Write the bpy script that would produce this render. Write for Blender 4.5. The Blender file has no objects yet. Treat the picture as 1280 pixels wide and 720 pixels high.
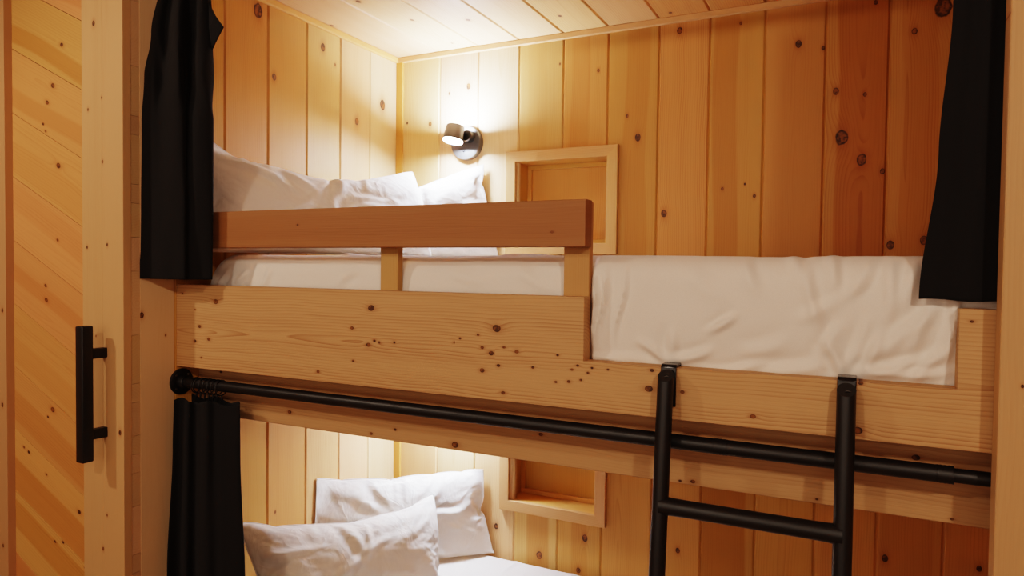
import bpy, bmesh, math, random
import numpy as np
from mathutils import Vector, Matrix
from mathutils.bvhtree import BVHTree

random.seed(7); np.random.seed(7)
SC = bpy.context.scene
COL = SC.collection
CZ = 1.6                                   # camera height above the floor (metres)

# ------------------------------------------------------------------ camera
F_PX = 867.29
RIGHT = Vector((0.8958, 0.4445, 0.0121)); FWD = Vector((-0.4442, 0.8955, -0.0285)).normalized()
RIGHT = (RIGHT - FWD * RIGHT.dot(FWD)).normalized()
UP = RIGHT.cross(FWD)
cam = bpy.data.cameras.new('camera'); camo = bpy.data.objects.new('camera', cam); COL.objects.link(camo)
m = Matrix.Identity(4)
for i in range(3):
    m[i][0] = RIGHT[i]; m[i][1] = UP[i]; m[i][2] = -FWD[i]
m.translation = (0, 0, CZ)
camo.matrix_world = m
cam.sensor_width = 36; cam.lens = F_PX / 1280 * 36; cam.clip_start = 0.02
SC.camera = camo

def _ray(x, y):
    return RIGHT * ((x - 640) / F_PX) - UP * ((y - 360) / F_PX) + FWD
def onY(x, y, Y):
    d = _ray(x, y); d = d * (Y / d.y); return Vector((d.x, d.y, d.z + CZ))
def onX(x, y, X):
    d = _ray(x, y); d = d * (X / d.x); return Vector((d.x, d.y, d.z + CZ))
def onZ(x, y, Z):
    d = _ray(x, y); d = d * ((Z - CZ) / d.z); return Vector((d.x, d.y, d.z + CZ))

# ------------------------------------------------------------------ main dimensions
YB = 2.371                 # back wall face
XL = -1.715                # left end wall face
XR = 0.365                 # right end wall face
YF = 1.33                  # front face of the bed board
ZC = CZ + 0.858            # ceiling
NOTCH = CZ - 0.188
BTOP = CZ - 0.057
BBOT = CZ - 0.287
TICKS = [-1.715, -1.509, -1.331, -1.156, -0.976, -0.805, -0.623, -0.453, -0.2795, -0.1008, 0.0721, 0.2463, 0.4245]
YT = [1.22, 1.322, 1.497, 1.6685, 1.845, 2.019, 2.192, 2.371]

# ------------------------------------------------------------------ shader helper
class NB:
    def __init__(s, mat):
        mat.use_nodes = True
        s.nt = mat.node_tree; s.nt.nodes.clear()
        s.out = s.nt.nodes.new('ShaderNodeOutputMaterial')
    def n(s, t, **kw):
        nd = s.nt.nodes.new(t)
        for k, v in kw.items(): setattr(nd, k, v)
        return nd
    def link(s, a, b): s.nt.links.new(a, b)
    def put(s, sock, v):
        if isinstance(v, E): s.link(v.s, sock)
        elif isinstance(v, bpy.types.NodeSocket): s.link(v, sock)
        else: sock.default_value = v
    def math(s, op, *a, clamp=False):
        nd = s.n('ShaderNodeMath', operation=op); nd.use_clamp = clamp
        for i, v in enumerate(a): s.put(nd.inputs[i], v)
        return E(s, nd.outputs[0])
    def noise(s, vec, scale=1.0, detail=2.0, rough=0.5, dist=0.0):
        nd = s.n('ShaderNodeTexNoise'); s.put(nd.inputs['Vector'], vec)
        nd.inputs['Scale'].default_value = scale; nd.inputs['Detail'].default_value = detail
        nd.inputs['Roughness'].default_value = rough; nd.inputs['Distortion'].default_value = dist
        return E(s, nd.outputs[0])
    def vec(s, x, y, z):
        nd = s.n('ShaderNodeCombineXYZ')
        for i, v in enumerate((x, y, z)): s.put(nd.inputs[i], v)
        return nd.outputs[0]
    def attr(s, name):
        nd = s.n('ShaderNodeAttribute', attribute_name=name)
        sp = s.n('ShaderNodeSeparateXYZ'); s.link(nd.outputs['Vector'], sp.inputs[0])
        return [E(s, o) for o in sp.outputs]
    def sstep(s, v, a, b, to0=0.0, to1=1.0):
        nd = s.n('ShaderNodeMapRange', interpolation_type='SMOOTHSTEP')
        s.put(nd.inputs[0], v); s.put(nd.inputs[1], a); s.put(nd.inputs[2], b)
        s.put(nd.inputs[3], to0); s.put(nd.inputs[4], to1)
        return E(s, nd.outputs[0])
    def mix(s, f, a, b, mode='MIX'):
        nd = s.n('ShaderNodeMix', data_type='RGBA', blend_type=mode)
        s.put(nd.inputs['Factor'], f)
        for nm, v in (('A', a), ('B', b)):
            k = [i for i in nd.inputs if i.name == nm and i.type == 'RGBA'][0]
            if isinstance(v, tuple): k.default_value = (*v, 1)
            else: s.put(k, v)
        return [o for o in nd.outputs if o.type == 'RGBA'][0]
class E:
    def __init__(s, b, sock): s.b = b; s.s = sock
    def __add__(s, o): return s.b.math('ADD', s, o)
    __radd__ = __add__
    def __sub__(s, o): return s.b.math('SUBTRACT', s, o)
    def __rsub__(s, o): return s.b.math('SUBTRACT', o, s)
    def __mul__(s, o): return s.b.math('MULTIPLY', s, o)
    __rmul__ = __mul__
    def __truediv__(s, o): return s.b.math('DIVIDE', s, o)
    def __pow__(s, o): return s.b.math('POWER', s, o)

NK = 6
def wood_material(name, sap, late, heart=(0.76, 0.54, 0.34), ring=0.5, rough=0.42, spacing=0.0075, coat=0.0):
    mat = bpy.data.materials.new(name); b = NB(mat)
    a, t, l = b.attr('wc'); seed, tone, rs = b.attr('ws')
    hc, hw, hs = b.attr('hb'); a0, d0, wav = b.attr('wd'); pale = b.attr('wp')[0]
    so = seed * 13.7
    # knots
    bump = None; dark = None; halo = None; rimm = None
    wob = (b.noise(b.vec(a * 60, l * 40, so), 1.0, 1.0) - 0.5) * 0.5
    for i in range(NK):
        ka, kl, kr = b.attr('k%d' % i)
        da = (a - ka) / kr; dl = (l - kl) / (kr * 1.3)
        d = b.math('SQRT', da * da + dl * dl) + wob
        dll = (l - kl) / (kr * 2.6)
        d2 = da * da * 0.5 + dll * dll
        e = b.math('EXPONENT', d2 * -0.45) * kr * 1.15
        bump = e if bump is None else bump + e
        k = b.sstep(d, 0.85, 1.08, 1.0, 0.0)
        h = b.math('EXPONENT', b.math('MAXIMUM', d2, 0.0) * -1.2)
        r = b.sstep(d, 0.62, 0.95)
        dark = k if dark is None else b.math('MAXIMUM', dark, k)
        halo = h if halo is None else b.math('MAXIMUM', halo, h)
        rk = k * r
        rimm = rk if rimm is None else b.math('MAXIMUM', rimm, rk)
    # growth rings of a log cut lengthwise
    n1 = b.noise(b.vec(so, l * 0.9, 0.3), 1.0, 1.0) - 0.5
    n2 = b.noise(b.vec(so, l * 2.6, 7.3), 1.0, 1.5) - 0.5
    n3 = b.noise(b.vec(a * 26, l * 3.5, so), 1.0, 1.0) - 0.5
    cx = a - a0 + n2 * 0.03
    D = d0 + n1 * wav + t
    R = b.math('SQRT', cx * cx + D * D) + n3 * 0.009 + bump
    ph = R / spacing
    fr = b.math('FRACT', ph)
    lt = (fr ** 2.6) * b.sstep(fr, 0.9, 1.0, 1.0, 0.0)
    fib = b.noise(b.vec(a * 420, t * 420, l * 9), 1.0, 1.0, 0.6)
    band = b.noise(b.vec(a * 22, so, l * 0.8), 1.0, 2.0, 0.55)
    lmod = b.sstep(b.noise(b.vec(a * 34, so, l * 0.7 + 5.0), 1.0, 1.0), .32, .72, .25, 1.1)
    f = b.math('ADD', lt * lmod * rs * ring, (fib - 0.5) * 0.34 + (band - 0.5) * 0.55, clamp=True)
    colr = b.mix(f, sap, late)
    colr = b.mix(pale, colr, b.mix(f * 0.8, (0.66, 0.49, 0.30), (0.50, 0.30, 0.13)))
    # dark heartwood band
    hn = (b.noise(b.vec(so, l * 1.6, 3.1), 1.0, 1.0) - 0.5) * 0.06
    hd = b.math('ABSOLUTE', a - hc + hn)
    hm = b.sstep(hd, hw - 0.004, hw + 0.007, 1.0, 0.0) * hs
    colr = b.mix(hm, colr, b.mix(1.0, colr, heart, 'MULTIPLY'))
    # per-board tone
    tn = b.n('ShaderNodeHueSaturation'); b.link(colr, tn.inputs['Color'])
    b.put(tn.inputs['Value'], tone); b.put(tn.inputs['Saturation'], 1.0 + (1.0 - tone) * 0.12)
    b.put(tn.inputs['Hue'], 0.5 + (b.noise(b.vec(so, 1.7, 2.2), 1.0, 0.0) - 0.5) * 0.03)
    colr = tn.outputs[0]
    colr = b.mix(halo * 0.55, colr, (late[0] * 0.75, late[1] * 0.48, late[2] * 0.30))
    kt = b.noise(b.vec(a * 90, l * 90, so), 1.0, 1.0)
    colr = b.mix(dark * 0.92, colr, b.mix(b.sstep(kt, .35, .65), (0.05, 0.020, 0.010), (0.24, 0.080, 0.018)))
    colr = b.mix(rimm * 0.8, colr, (0.018, 0.008, 0.005))
    bs = b.n('ShaderNodeBsdfPrincipled'); b.link(colr, bs.inputs['Base Color'])
    b.put(bs.inputs['Roughness'], (fib * 0.12) + rough)
    bs.inputs['Specular IOR Level'].default_value = 0.35
    bs.inputs['Coat Weight'].default_value = coat; bs.inputs['Coat Roughness'].default_value = 0.3
    bp = b.n('ShaderNodeBump'); bp.inputs['Strength'].default_value = 0.12; bp.inputs['Distance'].default_value = 0.002
    b.put(bp.inputs['Height'], fib + lt * 0.4); b.link(bp.outputs[0], bs.inputs['Normal'])
    b.link(bs.outputs[0], b.out.inputs[0])
    return mat

def plain(name, col, rough=0.5, metal=0.0, noise=0.0, nscale=200, bump=0.0, sheen=0.0, spec=0.5):
    mat = bpy.data.materials.new(name); b = NB(mat)
    bs = b.n('ShaderNodeBsdfPrincipled')
    tc = b.n('ShaderNodeTexCoord')
    n = b.noise(tc.outputs['Object'], nscale, 2.0)
    c = b.mix(n * noise, col, tuple(x * 0.5 for x in col))
    b.link(c, bs.inputs['Base Color'])
    bs.inputs['Roughness'].default_value = rough; bs.inputs['Metallic'].default_value = metal
    bs.inputs['Sheen Weight'].default_value = sheen; bs.inputs['Specular IOR Level'].default_value = spec
    if bump:
        bp = b.n('ShaderNodeBump'); bp.inputs['Strength'].default_value = bump; bp.inputs['Distance'].default_value = 0.002
        b.put(bp.inputs['Height'], n); b.link(bp.outputs[0], bs.inputs['Normal'])
    b.link(bs.outputs[0], b.out.inputs[0])
    return mat

def fabric(name, col, wrinkle=0.3, weave=900, sheen=0.15, rough=0.85, wscale=9.0, sss=0.0):
    mat = bpy.data.materials.new(name); b = NB(mat)
    bs = b.n('ShaderNodeBsdfPrincipled')
    tc = b.n('ShaderNodeTexCoord')
    w = b.noise(tc.outputs['Object'], wscale, 3.0, 0.5, 0.8)
    v = b.n('ShaderNodeTexNoise'); b.link(tc.outputs['Object'], v.inputs['Vector']); v.inputs['Scale'].default_value = weave
    fine = E(b, v.outputs[0])
    c = b.mix((fine - 0.3) * 0.6, col, tuple(x * 0.72 for x in col))
    b.link(c, bs.inputs['Base Color'])
    bs.inputs['Roughness'].default_value = rough; bs.inputs['Sheen Weight'].default_value = sheen
    bs.inputs['Specular IOR Level'].default_value = 0.2
    ridge = b.math('ABSOLUTE', w - 0.5)
    bp = b.n('ShaderNodeBump'); bp.inputs['Strength'].default_value = wrinkle; bp.inputs['Distance'].default_value = 0.02
    b.put(bp.inputs['Height'], ridge * -1.0 + fine * 0.02); b.link(bp.outputs[0], bs.inputs['Normal'])
    b.link(bs.outputs[0], b.out.inputs[0])
    return mat

M = {}
M['wall'] = wood_material('lacquered_pine_wall', (0.56, 0.276, 0.070), (0.38, 0.145, 0.027), ring=0.8, rough=0.45)
M['ceiling'] = wood_material('pine_ceiling', (0.64, 0.33, 0.105), (0.50, 0.19, 0.045), ring=0.85, rough=0.5)
M['board'] = wood_material('pine_board', (0.53, 0.315, 0.150), (0.30, 0.125, 0.045), ring=0.8, rough=0.55, spacing=0.0075)
M['rail'] = wood_material('reddish_rail', (0.33, 0.155, 0.056), (0.21, 0.085, 0.028), ring=0.35, rough=0.5)
M['post'] = wood_material('pale_fir_post', (0.54, 0.30, 0.125), (0.40, 0.18, 0.06), ring=0.6, rough=0.6, spacing=0.005)
M['door'] = wood_material('door_pine', (0.57, 0.285, 0.105), (0.39, 0.15, 0.044), ring=0.55, rough=0.5)
M['stile'] = wood_material('stile_pine', (0.54, 0.315, 0.155), (0.43, 0.21, 0.085), ring=0.35, rough=0.55)
M['floor'] = wood_material('floor_oak', (0.33, 0.19, 0.09), (0.20, 0.10, 0.04), ring=0.5, rough=0.4)
M['black'] = plain('black_powder_coat', (0.012, 0.0115, 0.012), 0.42, 0.0, 0.4, 300, 0.06)
M['gloss'] = plain('black_gloss', (0.012, 0.012, 0.013), 0.18, 0.0)
M['rubber'] = plain('black_rubber', (0.015, 0.015, 0.015), 0.8)
M['nickel'] = plain('brushed_nickel', (0.17, 0.16, 0.15), 0.38, 0.85, 0.1, 400)
M['lampgrey'] = plain('lamp_metal', (0.13, 0.125, 0.12), 0.32, 0.9, 0.1, 300)
M['steel'] = plain('steel_screw', (0.30, 0.28, 0.26), 0.35, 1.0)
M['white'] = fabric('white_cotton', (0.76, 0.70, 0.64), 0.45, 700, 0.1, 0.9, 9.0)
M['sheet'] = fabric('white_sheet', (0.80, 0.725, 0.66), 0.16, 700, 0.1, 0.9, 6.0)
M['curtain'] = fabric('charcoal_curtain_cloth', (0.0165, 0.0155, 0.0155), 0.10, 1200, 0.03, 1.0, 7.0)
def emission(name, col, st):
    mat = bpy.data.materials.new(name); b = NB(mat)
    e = b.n('ShaderNodeEmission'); e.inputs[0].default_value = (*col, 1); e.inputs[1].default_value = st
    b.link(e.outputs[0], b.out.inputs[0]); return mat
M['lampglow'] = emission('lamp_diffuser_glow', (0.76, 0.91, 1.16), 700.0)
M['uplight'] = emission('lamp_uplight_glow', (0.76, 0.91, 1.16), 1150.0)

# ------------------------------------------------------------------ object helpers
def link(name, mesh, mat, parent=None):
    o = bpy.data.objects.new(name, mesh); COL.objects.link(o)
    if mat: mesh.materials.append(mat)
    if parent: o.parent = parent; o.matrix_parent_inverse = parent.matrix_world.inverted()
    return o
def empty(name, loc, label, cat, group=None):
    o = bpy.data.objects.new(name, None); COL.objects.link(o)
    o.empty_display_size = 0.05; o.location = loc; o['label'] = label; o['category'] = cat
    o.matrix_world = Matrix.Translation(loc)
    if group: o['group'] = group
    return o
def tag(o, label, cat, group=None):
    o['label'] = label; o['category'] = cat
    if group: o['group'] = group
def struct(o): o['kind'] = 'structure'; return o
def smooth(o, angle=40):
    for p in o.data.polygons: p.use_smooth = True
    try: o.data.set_sharp_from_angle(angle=math.radians(angle))
    except Exception: pass

FAR = (9.0, 9.0, 0.001)
class Wood:
    """collects boards; each carries its own grain coordinates and knots"""
    def __init__(s):
        s.v = []; s.f = []; s.at = {k: [] for k in ['wc', 'ws', 'hb', 'wd', 'wp'] + ['k%d' % i for i in range(NK)]}
    def _attrs(s, n, wcs, st, kn):
        s.at['wc'] += wcs
        for k in ('ws', 'hb', 'wd', 'wp'): s.at[k] += [st[k]] * n
        for i in range(NK): s.at['k%d' % i] += [kn[i] if i < len(kn) else FAR] * n
    @staticmethod
    def style(tone=None, ring=None, hb=None, wd=None, seed=None, pale=0.0):
        return {'ws': (random.uniform(0, 100) if seed is None else seed,
                       random.uniform(0.86, 1.08) if tone is None else tone,
                       random.uniform(0.55, 1.1) if ring is None else ring),
                'hb': hb or (9.0, 0.001, 0.0), 'wp': (pale, 0.0, 0.0),
                'wd': wd or (random.uniform(-0.12, 0.12), random.uniform(-0.03, 0.06), random.uniform(0.05, 0.16))}
    def board(s, O, A, T, L, wa, wt, l0, l1, chamfer=0.0, knots=(), st=None, seg=0.3, k0=0.0, k1=0.0, z0=None):
        """O: point at the middle of the front face line l=0; front face at t=0, body at t>0 along T.
        knots: (world point, radius).  k0,k1: mitre shear of the ends (dl per da)."""
        O, A, T, L = Vector(O), Vector(A), Vector(T), Vector(L)
        st = st or s.style()
        kl = []
        for p, r in knots:
            q = Vector(p) - O; kl.append((q.dot(A), q.dot(L), r))
        n = max(1, int(round((l1 - l0) / seg))) if kl else 1
        h = wa / 2; c = min(chamfer, wt * 0.4)
        if c > 0:
            sec = [(-h, c), (-h + c, 0), (h - c, 0), (h, c), (h, wt), (-h, wt)]
        else:
            sec = [(-h, 0), (h, 0), (h, wt), (-h, wt)]
        m_ = len(sec)
        for i in range(n):
            la = l0 + (l1 - l0) * i / n; lb = l0 + (l1 - l0) * (i + 1) / n
            near = sorted([k for k in kl if k[1] > la - 6 * k[2] and k[1] < lb + 6 * k[2]], key=lambda k: -k[2])[:NK]
            base = len(s.v); wcs = []
            for li, kk in ((la, k0 if i == 0 else 0), (lb, k1 if i == n - 1 else 0)):
                for a, t in sec:
                    l = li + kk * a
                    s.v.append(O + A * a + T * t + L * l); wcs.append((a, t, l))
            s._attrs(2 * m_, wcs, st, near)
            for j in range(m_):
                j2 = (j + 1) % m_
                s.f.append((base + j, base + j2, base + m_ + j2, base + m_ + j))
            if i == 0: s.f.append(tuple(base + j for j in range(m_))[::-1])
            if i == n - 1: s.f.append(tuple(base + m_ + j for j in range(m_)))
        return s
    def poly(s, pts, T, wt, A, L, O, knots=(), st=None):
        """convex polygon board: pts are world points on the front face"""
        st = st or s.style(); A, L, T, O = Vector(A), Vector(L), Vector(T), Vector(O)
        kl = [((Vector(p) - O).dot(A), (Vector(p) - O).dot(L), r) for p, r in knots][:NK]
        base = len(s.v); n = len(pts); wcs = []
        for t in (0, wt):
            for p in pts:
                q = Vector(p) + T * t; s.v.append(q); d = q - O; wcs.append((d.dot(A), t, d.dot(L)))
        s._attrs(2 * n, wcs, st, kl)
        s.f.append(tuple(range(base, base + n))); s.f.append(tuple(range(base + n, base + 2 * n))[::-1])
        for j in range(n):
            j2 = (j + 1) % n
            s.f.append((base + j2, base + j, base + n + j, base + n + j2))
        return s
    def build(s, name, mat, parent=None):
        me = bpy.data.meshes.new(name); me.from_pydata([tuple(v) for v in s.v], [], s.f)
        for k, d in s.at.items():
            at = me.attributes.new(k, 'FLOAT_VECTOR', 'POINT')
            at.data.foreach_set('vector', np.array(d, dtype=np.float32).ravel())
        bm = bmesh.new(); bm.from_mesh(me); bmesh.ops.recalc_face_normals(bm, faces=bm.faces); bm.to_mesh(me); bm.free()
        return link(name, me, mat, parent)

X_, Y_, Z_ = Vector((1, 0, 0)), Vector((0, 1, 0)), Vector((0, 0, 1))

# generic shapes -----------------------------------------------------
def tube(path, r, seg=16, closed=False, name='tube', mat=None, parent=None, sy=1.0, cap=True):
    """round tube along a list of points (r may be a list)"""
    P = [Vector(p) for p in path]; n = len(P)
    R_ = r if isinstance(r, (list, tuple)) else [r] * n
    vs = []; fs = []; prev = None
    for i in range(n):
        d = (P[(i + 1) % n] - P[i - 1]) if closed else (P[min(i + 1, n - 1)] - P[max(i - 1, 0)])
        d.normalize()
        if prev is None:
            ref = Vector((0, 0, 1)) if abs(d.z) < 0.9 else Vector((1, 0, 0))
            u = d.cross(ref).normalized()
        else:
            u = (prev - d * prev.dot(d)).normalized()
        prev = u; w = d.cross(u)
        for k in range(seg):
            a = 2 * math.pi * k / seg
            vs.append(P[i] + (u * math.cos(a) + w * math.sin(a) * sy) * R_[i])
    rng = n if closed else n - 1
    for i in range(rng):
        for k in range(seg):
            a = i * seg + k; b = i * seg + (k + 1) % seg; i2 = ((i + 1) % n) * seg
            fs.append((a, b, i2 + (k + 1) % seg, i2 + k))
    if cap and not closed:
        fs.append(tuple(range(seg))[::-1]); fs.append(tuple((n - 1) * seg + k for k in range(seg)))
    me = bpy.data.meshes.new(name); me.from_pydata([tuple(v) for v in vs], [], fs)
    bm = bmesh.new(); bm.from_mesh(me); bmesh.ops.recalc_face_normals(bm, faces=bm.faces); bm.to_mesh(me); bm.free()
    o = link(name, me, mat, parent); smooth(o); return o
def lathe(prof, origin, axis, seg=40, name='lathe', mat=None, parent=None, caps=True):
    """prof: (radius, height) pairs along the axis"""
    ax = Vector(axis).normalized(); ref = Vector((0, 0, 1)) if abs(ax.z) < 0.9 else Vector((1, 0, 0))
    u = ax.cross(ref).normalized(); w = ax.cross(u); O = Vector(origin)
    vs = []; fs = []; n = len(prof)
    for r, h in prof:
        for k in range(seg):
            a = 2 * math.pi * k / seg
            vs.append(O + ax * h + (u * math.cos(a) + w * math.sin(a)) * max(r, 1e-4))
    for i in range(n - 1):
        for k in range(seg):
            k2 = (k + 1) % seg
            fs.append((i * seg + k, i * seg + k2, (i + 1) * seg + k2, (i + 1) * seg + k))
    if caps: fs.append(tuple(range(seg))[::-1]); fs.append(tuple((n - 1) * seg + k for k in range(seg)))
    me = bpy.data.meshes.new(name); me.from_pydata([tuple(v) for v in vs], [], fs)
    bm = bmesh.new(); bm.from_mesh(me); bmesh.ops.recalc_face_normals(bm, faces=bm.faces); bm.to_mesh(me); bm.free()
    o = link(name, me, mat, parent); smooth(o, 35); return o
def bevel_box(c, size, bev=0.002, name='box', mat=None, parent=None, rot=None, segs=2):
    bm = bmesh.new(); bmesh.ops.create_cube(bm, size=1)
    for v in bm.verts: v.co = Vector((v.co.x * size[0], v.co.y * size[1], v.co.z * size[2]))
    if bev: bmesh.ops.bevel(bm, geom=list(bm.edges), offset=bev, segments=segs, affect='EDGES', profile=0.5)
    if rot is not None: bm.transform(rot.to_4x4())
    bm.transform(Matrix.Translation(Vector(c)))
    me = bpy.data.meshes.new(name); bm.to_mesh(me); bm.free()
    o = link(name, me, mat, parent); smooth(o, 50); return o
def grid_mesh(P, name, mat, parent=None, closed=False, thick=0.0):
    """P: rows x cols x 3 array"""
    nr, nc = P.shape[:2]
    vs = P.reshape(-1, 3).tolist(); fs = []
    for i in range(nr - 1):
        for j in range(nc if closed else nc - 1):
            j2 = (j + 1) % nc
            fs.append((i * nc + j, i * nc + j2, (i + 1) * nc + j2, (i + 1) * nc + j))
    me = bpy.data.meshes.new(name); me.from_pydata(vs, [], fs)
    o = link(name, me, mat, parent); smooth(o, 180)
    if thick:
        md = o.modifiers.new('thickness', 'SOLIDIFY'); md.thickness = thick; md.offset = 0
    return o

# ------------------------------------------------------------------ setting: planked walls
def K(x, y, r, plane, val):
    p = onY(x, y, val) if plane == 'Y' else onX(x, y, val) if plane == 'X' else onZ(x, y, val)
    depth = (p - Vector((0, 0, CZ))).dot(FWD)
    return (p, max(0.0022, 0.72 * r * depth / F_PX))
UPK = [(849.7, 38, 4.5), (926, 29, 2.3), (998, 55, 5), (748, 88, 2.5), (784, 145, 2.5), (797, 172, 5), (830, 267, 5),
       (903, 236, 2.2), (931, 230, 1.8), (943, 245, 2.6), (1029, 60, 3), (1045, 114, 5), (1052, 172, 10), (1077, 200, 8),
       (1143, 39, 4.5), (1179, 9, 13), (1155, 300, 6), (1113, 306, 6), (1103, 214, 4), (1081, 118, 3), (537.7, 155, 3.2),
       (585.7, 108, 4), (561.7, 117, 2), (509, 154, 1.6), (700, 80, 1.6), (1095, 3, 3)]
LOK = [(620, 658, 4), (674, 694, 5.5), (731, 673, 4.8), (723, 713, 4), (629, 585, 1.4), (847, 688, 3.8), (1106, 698, 5),
       (1224, 711, 4), (691, 608, 1.5), (560, 610, 3)]
upk = [K(*k, 'Y', YB) for k in UPK]; lok = [K(*k, 'Y', YB) for k in LOK]
ZS = CZ - 0.45                       # joint of upper and lower boards, hidden by the bed
# upper boards: tone, ring, heart(px centre, px half width, strength)
UPS = [(1.06, 0.7, None), (1.06, 0.8, None), (1.08, 0.5, None), (0.97, 0.4, (672, 12, .25)), (1.0, 0.5, (724, 11, .35)),
       (0.93, 0.5, (796, 13, .45)), (0.98, 0.95, None), (0.93, 0.4, (908, 12, .6)), (0.90, 0.35, None), (0.96, 0.9, (1080, 24, .9)),
       (0.92, 1.0, (1150, 14, .4)), (0.95, .7, None)]
LOS = [(1.06, .6, None), (1.06, .7, None), (1.04, .9, None), (1.04, .7, (672, 14, .9)), (1.04, .8, (723, 9, .5)),
       (0.98, .8, None), (0.95, .5, None), (0.97, .4, (906, 24, .95)), (1.06, .7, None), (1.08, .6, None), (1.12, .9, (1130, 22, .35)), (1.16, .8, None)]
w = Wood()
NX0, NX1 = TICKS[3], TICKS[5]
NZ = [(CZ + 0.075, CZ + 0.425), (CZ - 0.905, CZ - 0.560)]
for i in range(len(TICKS) - 1):
    x0, x1 = TICKS[i], TICKS[i + 1]; xc = (x0 + x1) / 2
    for sec, (za, zb, ks, stl, py) in enumerate(((ZS, ZC, upk, UPS, 160), (0.0, ZS, lok, LOS, 670))):
        tone, ring, hb = stl[i]; pale = ((.40, .62, .66) if sec == 0 else (.40, .6, .5))[i] if i < 3 else (.22 if i == 3 else .06)
        if hb:
            hx = onY(hb[0], py, YB).x; hb = (hx - xc, hb[1] * 0.0031, hb[2] * .8); tone *= .94
        st = Wood.style(tone, ring, hb, (random.uniform(-.06, .06), random.uniform(-0.02, 0.04), random.uniform(.04, .12)), None, pale)
        kk = [k for k in ks if x0 - 0.01 < k[0].x < x1 + 0.01]
        spans = [(za, zb)]
        if i in (3, 4):
            n0, n1 = NZ[sec]; spans = [(za, n0), (n1, zb)]
        for a, b_ in spans:
            w.board((xc, YB, 0), X_, Y_, Z_, x1 - x0, 0.02, a, b_, 0.0055, kk, st)
struct(w.build('wall_back', M['wall']))

LWK = [(322.7, 13, 10), (342.7, 96, 4.6), (403.7, 59, 5.5), (419, 81, 2), (446, 152, 5), (478, 131, 7), (344, 640, 2), (450, 700, 3)]
lwk = [K(*k, 'X', XL) for k in LWK]
w = Wood()
for i in range(1, len(YT) - 1):
    y0, y1 = YT[i], YT[i + 1]; yc = (y0 + y1) / 2
    for za, zb in ((ZS, ZC), (0, ZS)):
        kk = [k for k in lwk if y0 - .01 < k[0].y < y1 + .01]
        w.board((XL, yc, 0), Y_, -X_, Z_, y1 - y0, 0.02, za, zb, 0.0055, kk, Wood.style(random.uniform(.99, 1.06), random.uniform(.3, .7), None, None, None, (0, .05, .12, .32, .5, .68)[i - 1]))
struct(w.build('wall_left', M['wall']))
w = Wood()
for i in range(1, len(YT) - 1):
    y0, y1 = YT[i], YT[i + 1]
    w.board((XR, (y0 + y1) / 2, 0), Y_, X_, Z_, y1 - y0, 0.02, 0, ZC, 0.0055)
struct(w.build('wall_right', M['wall']))
# ceiling, boards run front to back over the bunk
w = Wood()
CK = [(448, 2, 4), (415, 32, 3), (515, 25, 3), (585, 25, 4), (565, 54, 2), (700, 20, 3), (838, 16, 3)]
ck = [K(*k, 'Z', ZC) for k in CK]
ct = [-1.715 - 0.178 * 2, -1.715 - .178] + TICKS + [0.4245 + .178 * k for k in range(1, 10)]
ct = [-1.715 - .178 * k for k in range(10, 2, -1)] + ct
for i in range(len(ct) - 1):
    x0, x1 = ct[i], ct[i + 1]
    kk = [k for k in ck if x0 < k[0].x < x1]
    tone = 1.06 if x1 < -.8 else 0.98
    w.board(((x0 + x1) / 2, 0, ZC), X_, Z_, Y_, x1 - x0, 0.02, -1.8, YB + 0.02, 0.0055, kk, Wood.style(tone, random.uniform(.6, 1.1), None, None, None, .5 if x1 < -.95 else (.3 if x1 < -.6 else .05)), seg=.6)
struct(w.build('ceiling', M['ceiling']))
# trims along the ceiling and the inner corner
w = Wood().board((0, YB - 0.012, ZC - 0.011), -Z_, Y_, X_, 0.022, 0.012, XL, XR, 0.003, (), Wood.style(1.02, .3))
struct(w.build('trim_1', M['post']))
w = Wood().board((XL + 0.012, 0, ZC - 0.011), -Z_, -X_, Y_, 0.022, 0.012, YF + .05, YB - .012, 0.003, (), Wood.style(1.06, .3))
struct(w.build('trim_2', M['ceiling']))
w = Wood().board((XL + 0.016, YB - 0.010, 0), X_, Y_, Z_, 0.032, 0.010, 0, ZC - .022, 0.002, (), Wood.style(1.0, .4))
struct(w.build('trim_3', M['wall']))
# smooth side board between the door and the bed front
PK = [K(177, 394, 4, 'X', XL), K(207, 419, 1.6, 'X', XL), K(179, 400, 2.0, 'X', XL)]
w = Wood().board((XL, 1.271, 0), Y_, -X_, Z_, 0.102, 0.02, 0, ZC, 0.0, PK[:2], Wood.style(1.1, .35, None, None, None, .55))
struct(w.build('trim_4', M['stile']))

# rest of the room (behind and beside the camera)
def room_wall(name, O, A, T, L, wa, l0, l1, n, mat='wall'):
    w = Wood()
    for i in range(n):
        a = -wa / 2 + wa * (i + .5) / n
        w.board(Vector(O) + Vector(A) * a, A, T, L, wa / n, .02, l0, l1, .005)
    return struct(w.build(name, M[mat]))
room_wall('wall_beside_door', (-2.557, 1.226, 0), X_, Y_, Z_, 1.684 - .02, 0, ZC, 9)
room_wall('wall_beside_post', (1.13, 1.326, 0), X_, Y_, Z_, 1.53, 0, ZC, 9)
room_wall('wall_rear', (-0.75, -1.8, 0), X_, -Y_, Z_, 5.3, 0, ZC, 30)
room_wall('wall_far_left', (-3.4, -.3, 0), Y_, -X_, Z_, 3.05, 0, ZC, 18)
room_wall('wall_far_right', (1.9, -.25, 0), Y_, X_, Z_, 3.15, 0, ZC, 18)
w = Wood()
for i in range(30):
    w.board((-3.4 + 5.3 * (i + .5) / 30, 0, 0), X_, -Z_, Y_, 5.3 / 30, .02, -1.8, YB, .001)
struct(w.build('floor', M['floor']))

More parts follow.
